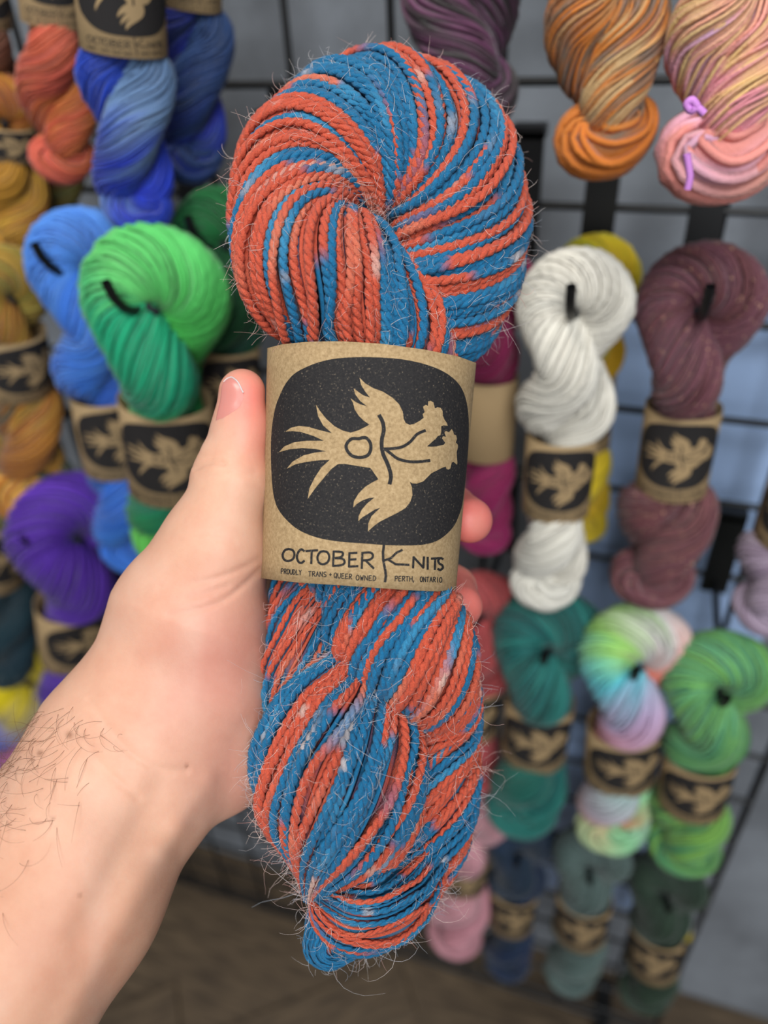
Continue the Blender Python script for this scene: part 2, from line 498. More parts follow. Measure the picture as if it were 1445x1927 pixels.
def tri_cut(polys, nu=36):
    """triangulate polygons given in label space and cut them along constant u so that they can bend"""
    bm = bmesh.new()
    for poly in polys:
        v = [bm.verts.new((p[0], p[1], 0)) for p in poly]
        for t in tessellate_polygon([[Vector((p[0], p[1], 0)) for p in poly]]):
            try:
                bm.faces.new([v[i] for i in t])
            except ValueError:
                pass
    for i in range(1, nu):
        bmesh.ops.bisect_plane(bm, geom=bm.verts[:] + bm.edges[:] + bm.faces[:], plane_co=((1 - math.cos(math.pi * i / nu)) / 2, 0, 0), plane_no=(1, 0, 0))
    bmesh.ops.triangulate(bm, faces=bm.faces[:])
    bm.verts.index_update()
    uv = np.array([q.co[:2] for q in bm.verts]); f = np.array([[q.index for q in fc.verts] for fc in bm.faces])
    bm.free()
    return uv, f
def ribbons(strokes, wscale=1.0):
    out = []
    for pts, w in strokes:
        P = np.asarray(pts, float)
        for i in range(len(P) - 1):
            d = P[i + 1] - P[i]; L = np.linalg.norm(d)
            if L < 1e-6: continue
            d /= L; n = np.array([-d[1], d[0]]) * w * wscale / 2; e = d * w * 0.28
            out.append(cr2([P[i] - n - e, P[i + 1] - n + e, P[i + 1] + n + e, P[i] + n - e]))
    return out
DECAL = {'logo_panel': tri_cut([cr2(smooth_closed(SQ))]),
         'logo_bird': tri_cut([cr2(BIRD)]),
         'logo_line': tri_cut(ribbons([(dense(p), w) for p, w in LINES])),
         'lettering': tri_cut(ribbons(TEXT))}
DECAL_MAT = {'logo_panel': 'ink', 'logo_bird': 'kraft', 'logo_line': 'ink', 'lettering': 'ink'}
DECAL_OFF = {'logo_panel': 1, 'logo_bird': 2, 'logo_line': 3, 'lettering': 1}

# ------------------------------------------------------------------ yarn bundles
def bundle(ctrl, K, nstrand, twist, seed, radii_cols=(3, 4), jit=0.05, flipz=False):
    """centre line rows (x, y, z, rn, rz[, twist factor]) -> strand paths and normals, s, theta, core"""
    P, s = spline(ctrl, K)
    C = P[:, :3]; rn = P[:, 3]; rz = P[:, 4]
    tf = P[:, 5] if P.shape[1] > 5 else np.ones(K)
    T = norm(np.gradient(C, axis=0))
    Zv = np.array([0, 0, 1.0])
    N = norm(np.cross(T, Zv)); B = norm(np.cross(N, T))
    ds = np.gradient(s)
    th = np.cumsum(twist * tf / np.maximum(0.5 * (rn + rz), 1e-9) * ds)
    k = np.arange(nstrand)
    rs = np.random.RandomState(seed)
    th0 = (k + rs.uniform(-0.25, 0.25, nstrand)) * 2 * np.pi / nstrand
    sc = s / s[-1]
    L = s[-1] / np.mean(rn)
    lat = (vnoise(k[:, None] * 7.3 + 0.5, s[None] / np.mean(rn) * 0.8, seed) - 0.5) * 2 * np.pi / nstrand * 1.8
    rad = 1 + (vnoise(k[:, None] * 5.1 + 0.5, s[None] / np.mean(rn) * 0.6, seed + 9) - 0.5) * 2 * jit
    th_ = th0[:, None] + th[None] + lat
    c, sn = np.cos(th_)[..., None], np.sin(th_)[..., None]
    r1 = (rn[None] * rad)[..., None]; r2 = (rz[None] * rad)[..., None]
    paths = C[None] + r1 * c * N[None] + r2 * sn * B[None]
    nrm = norm(c * N[None] * rz[None, :, None] + sn * B[None] * rn[None, :, None])
    return dict(C=C, N=N, B=B, rn=rn, rz=rz, s=s, paths=paths, nrm=nrm, th=th_, k=k)

def core_tube(bd, f, sides=16):
    a = np.linspace(0, 2 * np.pi, sides, endpoint=False)
    v = bd['C'][:, None] + f * (bd['rn'][:, None, None] * np.cos(a)[None, :, None] * bd['N'][:, None] + bd['rz'][:, None, None] * np.sin(a)[None, :, None] * bd['B'][:, None])
    return v[None]

# ------------------------------------------------------------------ the held skein
CORAL = np.array(lin(212, 88, 60)); CORAL_L = np.array(lin(228, 138, 108))
BLUE = np.array(lin(10, 112, 160)); BLUE_L = np.array(lin(70, 160, 204)); WHITE = np.array(lin(226, 206, 194))

def hero_colour(k, s, seed, kf=0.58, sf=430.0):
    k = np.asarray(k, float); s = np.asarray(s, float)
    n = vnoise(k * kf + seed * 3.7, s / sf + hash2(np.floor(k * 0.5), 3, seed) * 5, seed)
    n2 = vnoise(k * 1.0 + 0.5, s / (sf * 0.8), seed + 5)
    w = 0.6 * n + 0.4 * n2
    md = np.median(w)
    m = sstep(md - 0.012, md + 0.012, w)[..., None]
    light = (sstep(0.62, 0.95, vnoise(k * 0.9, s / 120.0, seed + 2)) * 0.55)[..., None]
    light2 = sstep(0.85, 1.0, vnoise(k * 1.3, s / 70.0, seed + 7))[..., None] * 0.7
    c = (CORAL * (1 - light) + CORAL_L * light) * m + (BLUE * (1 - light) + BLUE_L * light) * (1 - m)
    return c * (1 - light2) + WHITE * light2

skein = empty('yarn_skein', hero_world(np.array([700.0, 900, 0])))
tag(skein, 'fuzzy coral and teal-blue twisted yarn skein gripped in the hand', 'yarn skein')
def to_local(Wp):
    return Wp - np.array(skein.location)

HERO_B = {
 'top_loop': dict(K=470, n=38, tw=1.35, seed=11, rows=[
    (760, 820, -5, 80, 76, .7), (775, 735, 2, 80, 78, .7), (742, 642, 14, 114, 96, .75), (650, 560, 38, 134, 112, .75), (576, 482, 54, 132, 122, .8), (548, 396, 24, 108, 112, 1.0),
    (588, 302, -34, 126, 110, 1.4), (692, 252, -58, 156, 112, 1.6), (800, 274, -60, 146, 112, 1.6), (858, 360, -58, 128, 112, 1.5), (862, 460, -54, 124, 110, 1.4),
    (834, 560, -50, 112, 102, 1.2), (775, 665, -50, 96, 88, 1.0), (690, 770, -45, 90, 80, .8)]),
 'upper_ply': dict(K=300, n=33, tw=1.25, seed=23, rows=[
    (560, 930, -20, 70, 70, .8), (620, 1010, 10, 90, 80, .8), (690, 1090, 6, 100, 76, 1.3), (746, 1184, 32, 126, 98, 1.9), (790, 1258, 30, 108, 100, 2.2),
    (834, 1346, -52, 70, 78, 1.2), (818, 1440, -66, 82, 90, .7), (806, 1530, -62, 84, 88, .6), (784, 1620, -55, 74, 76, .6), (752, 1690, -45, 52, 56, .5)]),
 'lower_ply': dict(K=290, n=44, tw=0.50, seed=31, rows=[
    (676, 1226, 0, 16, 18, 1), (656, 1262, 22, 58, 52, 1), (638, 1326, 30, 114, 98, 1), (636, 1410, 38, 150, 122, 1), (637, 1500, 42, 154, 124, .9),
    (630, 1590, 34, 118, 104, .8), (612, 1658, 22, 62, 62, .7), (594, 1704, 14, 22, 26, .6)]),
 'side_ply': dict(K=150, n=22, tw=0.55, seed=37, rows=[
    (600, 1050, -52, 58, 56, 1), (574, 1130, -36, 64, 66, 1), (562, 1205, -22, 64, 70, 1), (556, 1280, -20, 66, 70, 1), (566, 1350, -22, 66, 66, 1), (590, 1420, -26, 50, 50, 1)]),
 'tucked_end': dict(K=190, n=26, tw=0.30, seed=43, rows=[
    (588, 1698, 30, 10, 12, 1), (618, 1716, 40, 46, 44, 1), (668, 1728, 48, 68, 60, 1), (722, 1712, 40, 72, 66, 1), (762, 1672, 8, 62, 60, 1), (800, 1600, -32, 50, 50, 1)]),
 'tail_loop': dict(K=90, n=14, tw=0.4, seed=57, rows=[
    (603, 1690, 10, 22, 22, 1), (598, 1740, 8, 22, 20, 1), (600, 1785, 4, 27, 22, 1), (618, 1806, -6, 20, 18, 1), (650, 1795, -18, 16, 16, 1), (690, 1770, -24, 16, 16, 1)]),
 'side_loop': dict(K=120, n=16, tw=0.8, seed=63, rows=[
    (800, 1250, -60, 42, 40, 1), (838, 1310, -60, 36, 36, 1), (846, 1368, -66, 26, 28, 1), (820, 1410, -74, 26, 26, 1)]),
}
fuzz_src = []
for nm, q in HERO_B.items():
    bd = bundle(q['rows'], q['K'], q['n'], q['tw'], q['seed'], jit=0.10)
    paths, nrm, s, k = bd['paths'], bd['nrm'], bd['s'], bd['k']
    T = norm(np.gradient(paths, axis=1))
    bn = np.cross(T, nrm)
    # arc length along each strand drives the ply twist
    sl = np.concatenate([np.zeros((len(k), 1)), np.cumsum(np.linalg.norm(np.diff(paths, axis=1), axis=-1), axis=1)], 1)
    R = np.clip(np.interp(s, s, 0.5 * (bd['rn'] + bd['rz'])) / 110.0, 0.30, 1.0)[None]
    rp_ = 4.4 * R
    psi = 2 * np.pi * sl / 38.0 + hash2(k, 1, q['seed'])[:, None] * 6.28
    colr = hero_colour(k[:, None] + 0 * sl, sl, q['seed'])
    if nm == 'tail_loop':
        colr = np.broadcast_to(BLUE, colr.shape) * (0.8 + 0.5 * vnoise(k[:, None] * 1.3, sl / 60.0, 5))[..., None]
    V, Cc = [], []
    for sgn in (0, np.pi):
        off = rp_[..., None] * (np.cos(psi + sgn)[..., None] * nrm * 0.75 + np.sin(psi + sgn)[..., None] * bn)
        vt = tubes(paths + off, rp_ * 1.42, 5, nrm)
        V.append(vt)
        tint = 1.0 if sgn == 0 else 0.9
        Cc.append(np.repeat(colr[:, :, None] * tint, 5, axis=2))
    V = np.concatenate(V); Cc = np.concatenate(Cc)
    C0 = bd['C'][None]
    inn = C0[:, ::2] + (np.roll(paths, 1, 0)[:, ::2] * 0.5 + paths[:, ::2] * 0.5 - C0[:, ::2]) * 0.90
    Vi = tubes(inn, (rp_ * 2.0)[:, ::2], 3, nrm[:, ::2])
    Ci = np.repeat(colr[:, ::2, None], 3, axis=2)
    f1 = grid_faces(V.shape[0], V.shape[1], 5)
    nv = V.reshape(-1, 3).shape[0]
    f3 = grid_faces(Vi.shape[0], Vi.shape[1], 3) + nv
    nv += Vi.reshape(-1, 3).shape[0]
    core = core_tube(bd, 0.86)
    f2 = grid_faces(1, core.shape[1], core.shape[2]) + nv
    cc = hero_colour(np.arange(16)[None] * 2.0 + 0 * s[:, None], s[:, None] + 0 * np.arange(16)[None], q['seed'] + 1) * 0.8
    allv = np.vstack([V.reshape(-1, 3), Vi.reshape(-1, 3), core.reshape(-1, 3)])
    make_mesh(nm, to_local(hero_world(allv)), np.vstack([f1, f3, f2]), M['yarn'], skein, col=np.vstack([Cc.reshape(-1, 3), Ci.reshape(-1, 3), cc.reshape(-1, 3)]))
    fuzz_src.append((paths, nrm, T, colr))

# loose mohair fibres standing off the strands
rs = np.random.RandomState(3)
FP, FC, FR = [], [], []
KH = 7
for (paths, nrm, T, colr), cnt in zip(fuzz_src, (4000, 1700, 2200, 500, 420, 90, 150)):
    i = rs.randint(0, paths.shape[0], cnt); j = rs.randint(2, paths.shape[1] - 2, cnt)
    p = paths[i, j] + nrm[i, j] * 7
    keep = ~((p[:, 1] > 650) & (p[:, 1] < 1095))
    i, j, p = i[keep], j[keep], p[keep]
    n = len(p)
    L = np.where(rs.rand(n) < 0.06, rs.uniform(50, 130, n), rs.uniform(14, 46, n))
    d = norm(nrm[i, j] * rs.uniform(0.15, 0.9, (n, 1)) + T[i, j] * rs.normal(0, 0.8, (n, 1)) + rs.normal(0, 0.45, (n, 3)))
    curl = norm(rs.normal(0, 1, (n, 3))); amt = rs.normal(0, 1.0, (n, 1)); amt2 = rs.uniform(-1.3, 1.3, (n, 1))
    pts = [p]
    for st in range(KH - 1):
        t = st / (KH - 1)
        d = norm(d + np.cross(curl, d) * amt * 0.42 + rs.normal(0, 0.10, (n, 3)))
        curl = norm(curl + rs.normal(0, 0.25, (n, 3)))
        pts.append(pts[-1] + d * (L / (KH - 1))[:, None])
    FP.append(np.stack(pts, 1))
    mixw = rs.uniform(0.4, 0.95, (n, 1))
    c = colr[i, j] * (1 - mixw) + np.array(lin(240, 228, 220)) * mixw
    FC.append(c)
FP = np.concatenate(FP); FC = np.concatenate(FC)
FR = np.linspace(0.40, 0.17, KH)[None] * rs.uniform(0.7, 1.2, (len(FP), 1))
fv_ = tubes(FP, FR, 3, np.array([0.3, 0.2, 1.0]))
o = make_mesh('mohair_fuzz', to_local(hero_world(fv_.reshape(-1, 3))), grid_faces(len(FP), KH, 3), M['fuzz'], skein,
              col=np.repeat(FC[:, None], KH * 3, axis=1))
tag(o, 'pale loose mohair fibres', kind='stuff')

# paper band of the held skein
BZC, BZR = 0.0, 156.0
def band_z(u):
    t = np.clip(np.abs(2 * np.asarray(u, float) - 1), 0, 1)
    return (1 - t ** 2.5) ** (1 / 2.5)
band = empty('paper_band', np.array(hero_world(np.array([690.0, 1100, 0]))))
tag(band, 'kraft paper label band with black bird logo wrapped around the coral-blue skein', 'label')
bloc = np.array(band.location)
NB, MB = 72, 12
phi = np.linspace(0, 2 * np.pi, NB, endpoint=False)
ub = (1 - np.cos(phi)) / 2
zb = np.where(np.sin(phi) >= 0, BZC + BZR * band_z(ub), BZC - 132 * band_z(ub))
rows = []
for v in np.linspace(0, 1, MB):
    p = uv_to_px(ub, np.full(NB, v))
    back = np.sin(phi) < 0
    # the far side of the band is seen past nothing: keep its edge level with the near side's ends
    lift = np.where(back, 14 * band_z(ub), 0)
    rows.append(np.stack([p[:, 0], p[:, 1] + lift, zb], -1))
outer = np.array(rows)
cen = outer.mean(1, keepdims=True)
inner = outer + norm(cen - outer) * np.array([1, 0, 1]) * 1.6
ov = np.concatenate([outer, inner]).reshape(1, 2 * MB, NB, 3)
f = grid_faces(1, MB, NB)
fi = (grid_faces(1, MB, NB) + MB * NB)[:, ::-1]
j = np.arange(NB); j2 = (j + 1) % NB
caps = [np.stack([j2, j, j + MB * NB, j2 + MB * NB], -1), np.stack([j + (MB - 1) * NB, j2 + (MB - 1) * NB, j2 + (2 * MB - 1) * NB, j + (2 * MB - 1) * NB], -1)]
make_mesh('paper', hero_world(ov.reshape(-1, 3)) - bloc, np.vstack([f, fi] + caps), M['kraft'], band)
paper_o = [o for o in band.children][0]
for nm, (uv, fc) in DECAL.items():
    p = uv_to_px(uv[:, 0], uv[:, 1])
    z = BZC + BZR * band_z(uv[:, 0]) + DECAL_OFF[nm] * 0.45
    make_mesh(nm, hero_world(np.stack([p[:, 0], p[:, 1], z], -1)) - bloc, fc, M[DECAL_MAT[nm]], paper_o, smooth=False)

# ------------------------------------------------------------------ the hand and forearm
# rounded cones (x, y, z, r) -> (x, y, z, r), blend, depth squash
PR = [
 ((235,1440,-30,186),(92,1672,30,205),60,1.30), ((92,1672,30,205),(-330,2365,150,240),60,1.25),
 ((352,1165,-20,142),(330,1300,-40,160),60,1.35), ((330,1300,-40,160),(250,1430,-30,178),60,1.35),
 ((398,1035,-4,96),(352,1165,-15,140),45,1.15),
 ((436,905,4,68),(398,1035,-4,96),35,1.0), ((447,830,4,52),(436,905,4,68),25,1.0),
 ((452,800,4,48),(447,830,4,52),20,1.0), ((455,738,2,44),(452,800,4,48),20,1.0),
 ((404,856,10,22),(396,890,6,30),26,1.0),
 ((405,1420,-70,96),(300,1420,-50,130),60,1.2), ((420,1300,-110,100),(410,1430,-80,92),60,1.1),
 # palm behind the skein
 ((400,1050,-60,90),(560,985,-232,66),50,1.0), ((380,1200,-80,110),(590,1090,-248,70),50,1.0),
 ((400,1280,-110,100),(590,1205,-248,66),50,1.0), ((410,1370,-110,90),(575,1315,-228,60),50,1.0),
 ((560,985,-232,66),(590,1090,-248,70),50,1.0), ((590,1090,-248,70),(590,1205,-248,66),50,1.0), ((590,1205,-248,66),(575,1315,-228,60),50,1.0),
 # index, middle, ring, little finger
 ((560,985,-232,62),(745,925,-268,52),20,1.0), ((745,925,-268,52),(850,960,-180,46),10,1.0), ((850,960,-180,46),(884,979,-96,43),10,1.0),
 ((590,1090,-248,64),(775,1070,-290,54),20,1.0), ((775,1070,-290,54),(850,1110,-196,46),10,1.0), ((850,1110,-196,46),(867,1141,-112,41),10,1.0),
 ((590,1205,-248,60),(760,1200,-280,50),16,1.0), ((760,1200,-280,50),(822,1235,-196,42),8,1.0), ((822,1235,-196,42),(812,1255,-130,38),8,1.0),
 ((575,1315,-228,54),(710,1320,-250,42),14,1.0), ((710,1320,-250,42),(770,1345,-180,36),8,1.0), ((770,1345,-180,36),(758,1360,-135,33),8,1.0),
]
def cone_d(P, a, b, sq):
    a_, b_ = np.array(a[:3], float), np.array(b[:3], float)
    S = np.array([1, 1, sq])
    q = (P - a_) * S; ba = (b_ - a_) * S
    h = np.clip((q @ ba) / (ba @ ba), 0, 1)
    r = a[3] + (b[3] - a[3]) * h
    return np.sqrt(np.maximum(((q - h[..., None] * ba) ** 2).sum(-1), 1e-9)) - r
def smin(a, b, k):
    h = np.clip(0.5 + 0.5 * (b - a) / k, 0, 1)
    return b * (1 - h) + a * h - k * h * (1 - h)
def hand_sdf(P):
    d = np.full(P.shape[:-1], 200.0)
    for a, b, k, sq in PR:
        d = smin(d, cone_d(P, a, b, sq), k)
    return d
VX = 5.0
lo = np.array([-440.0, 640.0, -390.0]); hi = np.array([960.0, 2300.0, 380.0])
dims = ((hi - lo) / VX).astype(int) + 1
D = np.full(dims, 200.0, np.float32)
ax = [lo[i] + VX * np.arange(dims[i]) for i in range(3)]
for a, b, k, sq in PR:
    mr = max(a[3], b[3]) + k * 1.2 + 12
    sl_ = []
    for i in range(3):
        l0 = min(a[i], b[i]) - mr; l1 = max(a[i], b[i]) + mr
        sl_.append(slice(max(0, int((l0 - lo[i]) / VX)), min(dims[i], int((l1 - lo[i]) / VX) + 2)))
    G = np.stack(np.meshgrid(ax[0][sl_[0]], ax[1][sl_[1]], ax[2][sl_[2]], indexing='ij'), -1)
    D[tuple(sl_)] = smin(D[tuple(sl_)], cone_d(G, a, b, sq), k)

for fc_ in (D[:2], D[-2:], D[:, -2:], D[:, :, :2], D[:, :, -2:]):
    np.maximum(fc_, 1.0, out=fc_)            # close the cut end of the arm

def surface_nets(D, lo, h):
    s = D < 0
    n = np.array(D.shape) - 1
    cnt = np.zeros(n, np.int8); 
    for dx in (0, 1):
        for dy in (0, 1):
            for dz in (0, 1):
                cnt += s[dx:n[0] + dx, dy:n[1] + dy, dz:n[2] + dz]
    act = np.argwhere((cnt > 0) & (cnt < 8))
    idx = np.full(n, -1, np.int64); idx[tuple(act.T)] = np.arange(len(act))
    acc = np.zeros((len(act), 3)); num = np.zeros(len(act))
    cor = [(i, j, k) for i in (0, 1) for j in (0, 1) for k in (0, 1)]
    for c0 in cor:
        for axn in range(3):
            if c0[axn]: continue
            c1 = list(c0); c1[axn] = 1
            a = D[act[:, 0] + c0[0], act[:, 1] + c0[1], act[:, 2] + c0[2]]
            b = D[act[:, 0] + c1[0], act[:, 1] + c1[1], act[:, 2] + c1[2]]
            cr = (a < 0) != (b < 0)
            t = np.where(cr, a / np.where(cr, a - b, 1), 0)
            p = np.tile(np.array(c0, float), (len(act), 1)); p[:, axn] += t
            acc[cr] += p[cr]; num[cr] += 1
    V = lo + h * (act + acc / num[:, None])
    faces = []
    for axn in range(3):
        o1, o2 = [(1, 2), (2, 0), (0, 1)][axn]
        sa = [slice(None)] * 3; sb = [slice(None)] * 3
        sa[axn] = slice(0, -1); sb[axn] = slice(1, None)
        cr = s[tuple(sa)] != s[tuple(sb)]
        e = np.argwhere(cr)
        ok = (e[:, o1] > 0) & (e[:, o2] > 0) & (e[:, o1] < n[o1]) & (e[:, o2] < n[o2])
        e = e[ok]
        ins = s[e[:, 0], e[:, 1], e[:, 2]]
        q = []
        for d1, d2 in ((1, 1), (0, 1), (0, 0), (1, 0)):
            c = e.copy(); c[:, o1] -= d1; c[:, o2] -= d2
            q.append(idx[c[:, 0], c[:, 1], c[:, 2]])
        q = np.stack(q, -1)
        q[~ins] = q[~ins][:, ::-1]
        faces.append(q)
    return V, np.vstack(faces)
HV, HF = surface_nets(D, lo, VX)
HF = HF[(HF >= 0).all(1)]
def sdf_normal(P):
    e = 2.0
    return norm(np.stack([hand_sdf(P + np.eye(3)[i] * e) - hand_sdf(P - np.eye(3)[i] * e) for i in range(3)], -1))
# snap to the surface, then fold in the skin creases
HN = sdf_normal(HV)
HV = HV - HN * np.clip(hand_sdf(HV), -4, 4)[:, None]
CREASE = [([(368,880),(384,872),(400,868),(420,872)], 5.0, 5), ([(300,1108),(350,1100),(400,1090),(450,1072),(490,1050)], 2.2, 6),
          ([(318,1156),(370,1148),(420,1130),(462,1098),(492,1070)], 3.0, 6), ([(330,1128),(380,1118),(430,1102)], 1.6, 5), ([(330,1020),(380,1012),(440,1018)], 1.2, 6),
          ([(168,1318),(205,1370),(250,1420),(300,1445),(350,1450)], 2.6, 8), ([(130,1345),(165,1400),(200,1450),(260,1500)], 1.8, 8), ([(385,900),(430,890),(480,890)], 1.5, 6)]
disp = np.zeros(len(HV))
front = HN[:, 2] > -0.2
for pts, dep, wd in CREASE:
    P = np.array(dense(pts), float)
    dm = np.full(len(HV), 1e9)
    for i in range(len(P) - 1):
        ba = P[i + 1] - P[i]; q = HV[:, :2] - P[i]
        h = np.clip((q @ ba) / (ba @ ba), 0, 1)
        dm = np.minimum(dm, np.linalg.norm(q - h[:, None] * ba, axis=1))
    disp -= np.where(front, dep * np.exp(-(dm / wd) ** 2), 0)
# tendons along the inner wrist
for (x0, y0, x1, y1, amp, wd) in ((330, 1560, 120, 1927, 5, 26), (300, 1480, 150, 1760, -5, 30), (390, 1470, 300, 1600, 4, 22)):
    a = np.array([x0, y0], float); ba = np.array([x1 - x0, y1 - y0], float); q = HV[:, :2] - a
    h = np.clip((q @ ba) / (ba @ ba), 0, 1)
    dm = np.linalg.norm(q - h[:, None] * ba, axis=1)
    disp += np.where(front, amp * np.exp(-(dm / wd) ** 2), 0)
HV = HV + HN * disp[:, None]
# skin colour by region
base = np.array(lin(218, 172, 146)); pink = np.array(lin(228, 128, 118)); rose = np.array(lin(206, 142, 126)); redd = np.array(lin(226, 112, 106))
skc = np.tile(base, (len(HV), 1))
def blend(c, w):
    global skc
    skc = skc * (1 - w[:, None]) + np.asarray(c) * w[:, None]
def blob(x, y, r, z=None):
    d2 = ((HV[:, 0] - x) ** 2 + (HV[:, 1] - y) ** 2) / r ** 2
    if z is not None: d2 = d2 + (HV[:, 2] - z) ** 2 / r ** 2
    return np.exp(-d2)
blend(rose, 0.8 * blob(420, 1250, 170)); blend(rose, 0.7 * blob(480, 1480, 110)); blend(rose, 0.5 * blob(120, 1800, 160))
blend(pink, 0.85 * np.clip(blob(470, 745, 62) + 0.5 * blob(500, 840, 50), 0, 1))
blend(redd, np.clip(sstep(800, 850, HV[:, 0]) * sstep(-240, -150, HV[:, 2]), 0, 1) * 0.85)
blend(lin(204, 156, 126), 0.5 * sstep(1480, 1800, HV[:, 1]))  # slight tan, also painting in the shade on the lower forearm
vein = vnoise(HV[:, 0] / 60, HV[:, 1] / 90, 4)
blend(np.array(lin(214, 176, 156)), 0.35 * sstep(0.55, 0.9, vein))
for x, y, r in ((131, 1383, 7), (75, 1417, 6), (351, 1441, 3.5), (150, 1685, 3.5), (100, 1540, 3)):
    blend(np.array(lin(120, 70, 45)), 0.65 * blob(x, y, r) * front)
person = empty('person', hero_world(np.array([-250.0, 2250, 120])))
tag(person, 'bare left forearm and hand gripping the coral and blue skein', 'person')
ploc = np.array(person.location)
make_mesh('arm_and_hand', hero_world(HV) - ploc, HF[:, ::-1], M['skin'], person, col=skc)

def surf_z(x, y, z0=34.0):
    P = np.stack([x, y, np.full_like(x, z0)], -1)
    for _ in range(12):
        P = P - sdf_normal(P) * hand_sdf(P)[..., None]
    return P
# thumb nail: a thin curved plate on the outer side of the thumb tip
ny, nx = 16, 12
yy = np.linspace(703, 791, ny)
xl = np.interp(yy, [703, 715, 740, 770, 791], [404, 398, 396, 398, 404])
xr = np.interp(yy, [703, 710, 722, 735, 750, 770, 783, 791], [424, 438, 449, 456, 457, 452, 442, 428])
tt = np.linspace(0, 1, nx)
NXg = xl[:, None] + (xr - xl)[:, None] * tt[None]; NYg = np.repeat(yy[:, None], nx, 1)
rim = np.minimum(np.minimum(tt, 1 - tt)[None] * 6, np.minimum(np.linspace(0, 1, ny), 1 - np.linspace(0, 1, ny))[:, None] * 6)
NP_ = surf_z(NXg, NYg)
nn = sdf_normal(NP_)
NO = NP_ + nn * (0.2 + 2.2 * np.clip(rim, 0, 1))[..., None]
NI = NP_ - nn * 2.0
vv = np.concatenate([NO.reshape(-1, 3), NI.reshape(-1, 3)])
fa = []
for i in range(ny - 1):
    for j in range(nx - 1):
        a = i * nx + j
        fa += [(a, a + 1, a + nx + 1, a + nx), (a + ny * nx + nx, a + ny * nx + nx + 1, a + ny * nx + 1, a + ny * nx)]
make_mesh('thumb_nail', hero_world(vv) - ploc, fa, M['nail'], person)
# free edge of the nail
ep = np.array([[402, 708], [414, 702], [430, 704], [440, 712], [450, 724], [457, 740]], float)
epd = np.array(dense(ep))
E3 = surf_z(epd[:, 0], epd[:, 1]) + np.array([0, 0, 1.0])
ev = tubes(E3[None], 1.7, 6, np.array([0, 0, 1.0]))
make_mesh('nail_rim', hero_world(ev.reshape(-1, 3)) - ploc, grid_faces(1, len(E3), 6), M['nail_edge'], person)
# nail of the middle fingertip, mostly hidden
# forearm hair
rs = np.random.RandomState(8)
cand = np.where((HN[:, 2] > 0.02) & (HV[:, 1] > 1330) & (HV[:, 1] < 1900))[0]
edge_d = (HV[cand, 0] - 0) * 0.82 + (HV[cand, 1] - 1420) * 0.575        # distance from the outer edge of the arm
cand = cand[(edge_d > -40) & (edge_d < 190)]; edge_d = edge_d[(edge_d > -40) & (edge_d < 190)]
wgt = np.exp(-np.maximum(edge_d, 0) / 75); wgt /= wgt.sum()
pick = rs.choice(cand, 430, p=wgt)
KA = 8
p = HV[pick] + rs.normal(0, 2, (len(pick), 3)); nrm_ = HN[pick]
d = np.array([-0.35, 0.75, 0]) + rs.normal(0, 0.45, (len(pick), 3)); d = norm(d - (d * nrm_).sum(1, keepdims=True) * nrm_ + nrm_ * 0.35)
L = rs.uniform(45, 125, len(pick)); bend = rs.normal(0, 0.2, (len(pick), 1))
pts = [p]
for st in range(KA - 1):
    d = norm(d + np.cross(nrm_, d) * bend - nrm_ * 0.07)
    pts.append(pts[-1] + d * (L / (KA - 1))[:, None])
AP = np.stack(pts, 1)
av = tubes(AP, np.linspace(0.42, 0.15, KA)[None] * np.ones((len(AP), 1)), 3, np.array([0.3, 0.2, 1.0]))
tag(make_mesh('arm_hair', hero_world(av.reshape(-1, 3)) - ploc, grid_faces(len(AP), KA, 3), M['hair'], person), kind='stuff')

# ------------------------------------------------------------------ skeins hanging on the grid
# one unit band (half width 1, height 1) and its print, shared by all hanging skeins
nb = 72
ph = np.linspace(0, 2 * np.pi, nb, endpoint=False)
bx_, by_ = -np.cos(ph), -np.sin(ph) * 0.86
v = np.array([[bx_[i] * f_, by_[i] * f_, z] for f_ in (1.0, 0.975) for z in (0.0, -1.0) for i in range(nb)])
ff = []
for i in range(nb):
    j = (i + 1) % nb
    ff += [(i, j, nb + j, nb + i), (2 * nb + j, 2 * nb + i, 3 * nb + i, 3 * nb + j), (j, i, 2 * nb + i, 2 * nb + j), (nb + i, nb + j, 3 * nb + j, 3 * nb + i)]
_t = make_mesh('paper_band', v, ff, M['kraft']); BAND_ME = _t.data; bpy.data.objects.remove(_t)
DEC_ME = {}
for nm, (uv, fc) in DECAL.items():
    t = np.clip(2 * uv[:, 0] - 1, -0.999, 0.999)
    k_ = 1 + 0.006 * DECAL_OFF[nm]
    vv = np.stack([t * k_, -np.sqrt(1 - t * t) * 0.86 * k_, -uv[:, 1]], -1)
    _t = make_mesh(nm, vv, fc, M[DECAL_MAT[nm]], smooth=False); DEC_ME[nm] = _t.data; bpy.data.objects.remove(_t)

def hook_mesh(length, name='display_hook'):
    r = 0.0028
    P = np.array([(0, 0, 0), (0, -length * 0.5, 0), (0, -length + 0.012, 0), (0, -length - 0.002, 0.003), (0, -length - 0.012, 0.016), (0, -length - 0.014, 0.024)], float)
    P, _ = spline(P, 24)
    return P, r

def palette_fn(stops, amp, seed, kf, sfq, spots=None):
    xs = np.array([q[0] for q in stops]); cs = np.array([lin(q[1]) for q in stops])
    def fn(k, sf, n):
        ph_ = np.clip(sf + (vnoise(k * kf + 0.5, sf * sfq, seed) - 0.5) * amp, 0, 1)
        c = np.stack([np.interp(ph_, xs, cs[:, i]) for i in range(3)], -1)
        g = 0.82 + 0.3 * vnoise(k * 1.7, sf * 22, seed + 3)
        return np.clip(c * g[..., None], 0, 1)
    return fn

